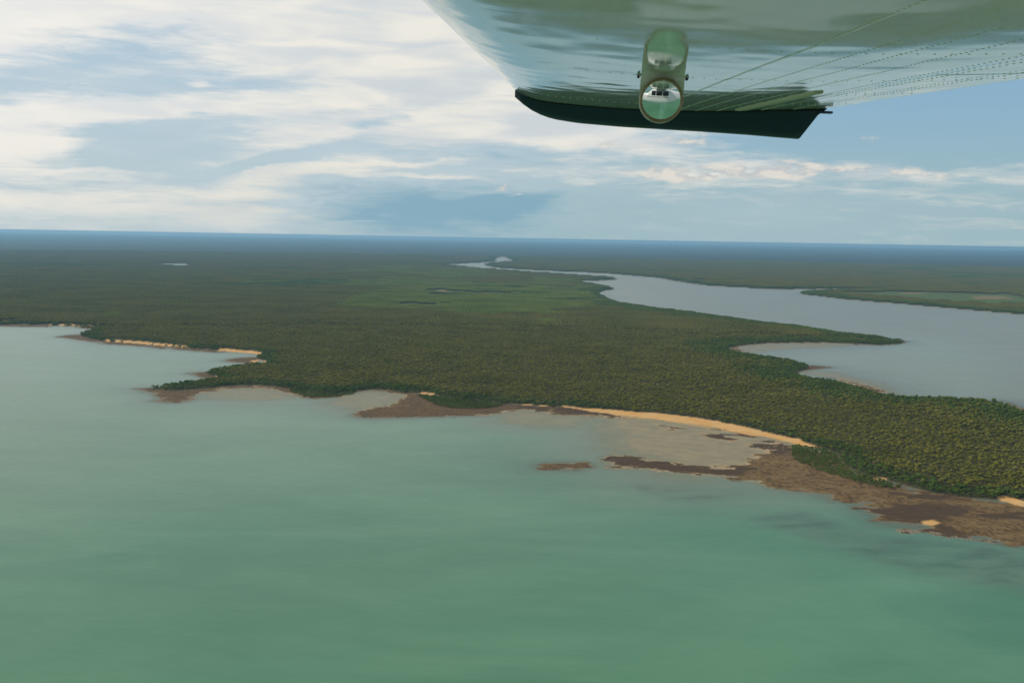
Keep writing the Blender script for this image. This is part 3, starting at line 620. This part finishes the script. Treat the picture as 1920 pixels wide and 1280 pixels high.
fq = np.array([[i, (i + 1) % 6, 6 + (i + 1) % 6] for i in range(6)] + [[i, 6 + (i + 1) % 6, 6 + i] for i in range(6)] + [[6 + i, 6 + (i + 1) % 6, 12] for i in range(6)])
rv = part('rivets', mesh_np('rivets', Vr.reshape(-1, 3), (fq[None] + 13 * np.arange(nR)[:, None, None]).reshape(-1, 3), M_rivet, True), wing); rv['kind'] = 'stuff'
def strip(name, pts, wid, thick, mat, parent):
    bm = bmesh.new(); prev = None
    for i, (x, y, s) in enumerate(pts):
        zb = float(zlow(x, y)); h2 = wid * s / 2
        ring_ = [bm.verts.new(q) for q in ((x - h2, y, zb + 0.003), (x - h2 * 0.8, y, zb - thick), (x + h2 * 0.8, y, zb - thick), (x + h2, y, zb + 0.003))]
        if prev:
            for k in range(3): bm.faces.new((prev[k], prev[k + 1], ring_[k + 1], ring_[k]))
        else: bm.faces.new(ring_)
        prev = ring_
    bm.faces.new(prev[::-1]); bmesh.ops.recalc_face_normals(bm, faces=bm.faces)
    me_ = bpy.data.meshes.new(name); bm.to_mesh(me_); bm.free(); me_.materials.append(mat); return part(name, me_, parent)
strip('stiffener', [(0.940 - 0.008 * k / 12, 4.30 - 1.36 * k / 12, 1.0) for k in range(13)], 0.030, 0.0045, M_strip, wing)
strip('lap_seam', [(0.606, 4.38 - 4.3 * k / 60, 1.0) for k in range(61)], 0.003, 0.0004, M_white, wing)
# drooped dark wing tip
xs_t = np.array([0.0, 0.05, 0.10, 0.18, 0.30, 0.50, 0.70, 0.90, 1.10, 1.22, 1.33]); dr_t = np.array([0.004, 0.040, 0.066, 0.088, 0.100, 0.107, 0.109, 0.111, 0.115, 0.119, 0.122])
prof = np.array([(0.0, 0.0), (0.015, -0.18), (0.03, -0.45), (0.05, -0.75), (0.075, -0.95), (0.10, -1.0), (0.125, -0.92), (0.135, -0.6), (0.125, 0.0)])
bm = bmesh.new(); rows = []
for q in np.linspace(0, 1, 34):
    x_ = q * 1.33; D_ = float(np.interp(x_, xs_t, dr_t)); row = []
    for (oy, oz) in prof:
        xe = 1.335 - 0.085 * min(1, (-min(oz, 0)) ** 0.6); xx = q * xe
        row.append(bm.verts.new((xx, TIP + 0.004 + oy * min(1, 0.25 + q * 6), float(zlow(xx, TIP)) * (1 if oz > -0.01 else max(0, 1 + oz)) + oz * D_)))
    th = 0.17 * max(0.01, 1 - x_ / (CH + .02)) ** 0.8 * min(1, x_ / 0.25) ** 0.5
    row.append(bm.verts.new((q * 1.335, TIP + 0.004 + 0.07, float(zlow(x_, TIP)) + th * 0.8))); row.append(bm.verts.new((q * 1.335, TIP + 0.004, float(zlow(x_, TIP)) + th)))
    rows.append(row)
for a_, b_ in zip(rows[:-1], rows[1:]):
    for k in range(len(a_)): bm.faces.new((a_[k], a_[(k + 1) % len(a_)], b_[(k + 1) % len(a_)], b_[k]))
bm.faces.new(rows[-1]); bm.faces.new(rows[0][::-1]); bmesh.ops.recalc_face_normals(bm, faces=bm.faces)
for f_ in bm.faces: f_.smooth = len(f_.verts) == 4
me = bpy.data.meshes.new('wingtip'); bm.to_mesh(me); bm.free(); me.materials.append(M_navy)
tipo = part('wingtip', me, wing, 'dark drooped wingtip fairing')
def boxm(name, c, s, mat, bev=0.0):
    bm = bmesh.new(); bmesh.ops.create_cube(bm, size=1.0)
    for v_ in bm.verts: v_.co = Vector((c[0] + v_.co.x * s[0], c[1] + v_.co.y * s[1], c[2] + v_.co.z * s[2]))
    if bev: bmesh.ops.bevel(bm, geom=list(bm.edges), offset=bev, segments=2, affect='EDGES')
    me_ = bpy.data.meshes.new(name); bm.to_mesh(me_); bm.free(); me_.materials.append(mat); return me_
strip('joint_gap', [(0.06 + 1.25 * k / 40, TIP - 0.006, 1.0) for k in range(41)], 0.006, 0.004, M_black, wing)
part('tip_trailing_tab', boxm('tip_trailing_tab', (1.33, TIP + 0.015, -0.006), (0.06, 0.045, 0.010), M_navy, 0.002), wing)
# mirror on the underside: bracket plate with rounded foot, rusty rim, convex glass
mx_, my_ = 0.447, 2.46; RAD = 0.056; tilt = math.radians(12); mz = -0.066
mirror = bpy.data.objects.new('mirror', None); link(mirror); mirror.parent = plane; mirror.empty_display_size = 0.05
mirror.location = (mx_, my_, float(zlow(mx_, my_))); mirror.scale = (0.86,) * 3; mirror['label'] = 'round convex mirror hanging from the wing'
def lathe_y(name, prof_, mat, centre, tiltx, smooth=True, n=48):   # prof: (radius, offset towards the cabin)
    bm = bmesh.new(); rws = []
    M_ = Matrix.Rotation(tiltx, 3, 'X')
    for (rr_, oo) in prof_:
        rws.append([bm.verts.new(M_ @ Vector((rr_ * math.cos(i * 2 * math.pi / n), -oo, rr_ * math.sin(i * 2 * math.pi / n))) + Vector(centre)) for i in range(n)])
    for a_, b_ in zip(rws[:-1], rws[1:]):
        for i in range(n): bm.faces.new((a_[i], a_[(i + 1) % n], b_[(i + 1) % n], b_[i]))
    if prof_[-1][0] < 0.004: bm.faces.new(rws[-1])
    bmesh.ops.recalc_face_normals(bm, faces=bm.faces)
    for f_ in bm.faces: f_.smooth = smooth
    me_ = bpy.data.meshes.new(name); bm.to_mesh(me_); bm.free(); me_.materials.append(mat); return me_
RC = 0.165
gp_ = []
for k in range(25):
    a_ = (1 - k / 24) * math.asin(RAD / RC); gp_.append((max(0.0005, RC * math.sin(a_)), RC * math.cos(a_) - RC * math.cos(math.asin(RAD / RC))))
ctr = (0, -0.004, mz)
part('glass', lathe_y('glass', gp_, M_mirror, ctr, tilt), mirror)
part('rim', lathe_y('rim', [(RAD - 0.0015, 0.0005), (RAD, 0.006), (RAD + 0.0025, 0.0065), (RAD + 0.0045, 0.002), (RAD + 0.0045, -0.008), (RAD - 0.001, -0.010), (RAD - 0.0015, 0.0005)], M_rim, ctr, tilt), mirror, 'rusty brown rim')
bm = bmesh.new(); out_ = []                   # bracket: flat-topped, round-bottomed block
for i in range(25):
    a_ = math.pi + math.pi * i / 24; out_.append(((RAD + 0.0055) * math.cos(a_), mz + (RAD + 0.0055) * math.sin(a_)))
out_ = [(-(RAD + .0045), 0.002)] + out_ + [((RAD + .0045), 0.002)]
fr_ = [bm.verts.new((x_, 0.006 - 0.213 * (z_ - mz) * -1 * 0.9 * 0 + 0.012 - (z_ - mz) * math.tan(tilt), z_)) for x_, z_ in out_]
bk_ = [bm.verts.new((x_ * 0.96, 0.055 - (z_ - mz) * 0.05 - 0.03 * max(0, (mz - z_) / RAD), z_)) for x_, z_ in out_]
bm.faces.new(fr_); bm.faces.new(bk_[::-1])
for i in range(len(fr_)): bm.faces.new((fr_[i], bk_[i], bk_[(i + 1) % len(fr_)], fr_[(i + 1) % len(fr_)]))
bmesh.ops.recalc_face_normals(bm, faces=bm.faces)
me = bpy.data.meshes.new('bracket'); bm.to_mesh(me); bm.free(); me.materials.append(M_white); part('bracket', me, mirror)
part('mounting_flange', boxm('mounting_flange', (0, 0.03, -0.0015), (0.145, 0.045, 0.003), M_white, 0.001), mirror)
for s_ in (-1, 1): part('screw', lathe_y('screw', [(0.0035, -0.01), (0.0035, 0.006), (0.002, 0.008), (0.0005, 0.008)], M_black, (s_ * 0.067, 0.012, -0.005), 0, True, 12), mirror)
# fuselage alongside: the camera looks out of its open front window
FYC, FW = -0.07 - 0.56, 0.56
st = [(-2.35, .10, -0.72, -0.95), (-2.25, .26, -0.55, -1.12), (-1.8, .44, -0.48, -1.25), (-1.2, .50, -0.46, -1.30), (-0.75, .54, -0.42, -1.33), (-0.30, .56, -0.03, -1.36), (0.3, .56, -0.012, -1.38), (1.4, .56, -0.012, -1.36), (2.0, .50, -0.08, -1.25), (3.2, .32, -0.25, -0.98), (4.6, .17, -0.32, -0.72), (5.4, .06, -0.35, -0.58)]
bm = bmesh.new(); rws = []
for (x_, hw, zt, zb) in st:
    row = []
    for i in range(28):
        a_ = 2 * math.pi * i / 28; ca_, sa_ = math.cos(a_), math.sin(a_)
        row.append(bm.verts.new((x_, FYC + hw * math.copysign(abs(ca_) ** 0.42, ca_), (zt + zb) / 2 + (zt - zb) / 2 * math.copysign(abs(sa_) ** 0.5, sa_))))
    rws.append(row)
for a_, b_ in zip(rws[:-1], rws[1:]):
    for i in range(28): bm.faces.new((a_[i], a_[(i + 1) % 28], b_[(i + 1) % 28], b_[i]))
bm.faces.new(rws[0]); bm.faces.new(rws[-1]); bmesh.ops.recalc_face_normals(bm, faces=bm.faces)
for f_ in bm.faces: f_.smooth = len(f_.verts) == 4
me = bpy.data.meshes.new('fuselage'); bm.to_mesh(me); bm.free(); me.materials.append(M_body)
fus = part('fuselage', me)
for (xa, xb) in ((-0.28, 0.08), (0.14, 0.66), (0.74, 1.28)):
    part('window', boxm('window', ((xa + xb) / 2, FYC + FW - 0.001, -0.36), (xb - xa, 0.012, 0.42), M_glass, 0.004), fus)
M_red, t = new_mat('stripe_paint'); principled(t, (0.16, 0.07, 0.05), 0.4)
part('stripe', boxm('stripe', (0.2, FYC + FW + 0.001, -0.70), (2.0, 0.008, 0.035), M_red), fus)

# ------------------------------------------------------------------ haze: one closed box of even, thin air
hm, t = new_mat('haze_material')
pv = t.node('ShaderNodeVolumePrincipled')
pv.inputs['Color'].default_value = (0.36, 0.66, 0.90, 1); pv.inputs['Density'].default_value = 2.9e-5; pv.inputs['Anisotropy'].default_value = 0.2
t.l.new(pv.outputs[0], t.out.inputs['Volume'])
RB = 98500.0
hz_ = boxm('haze', (0, 0, (H + 3 - 12) / 2), (2 * RB, 2 * RB, H + 3 + 12), hm)
haze = link(bpy.data.objects.new('haze', hz_)); haze['kind'] = 'stuff'; haze['label'] = 'thin bluish haze over the coast'
print('trees', int(rest.sum()), 'groves', len(gx_), 'ground faces', len(gq), 'water faces', len(wq), 'rivets', nR)
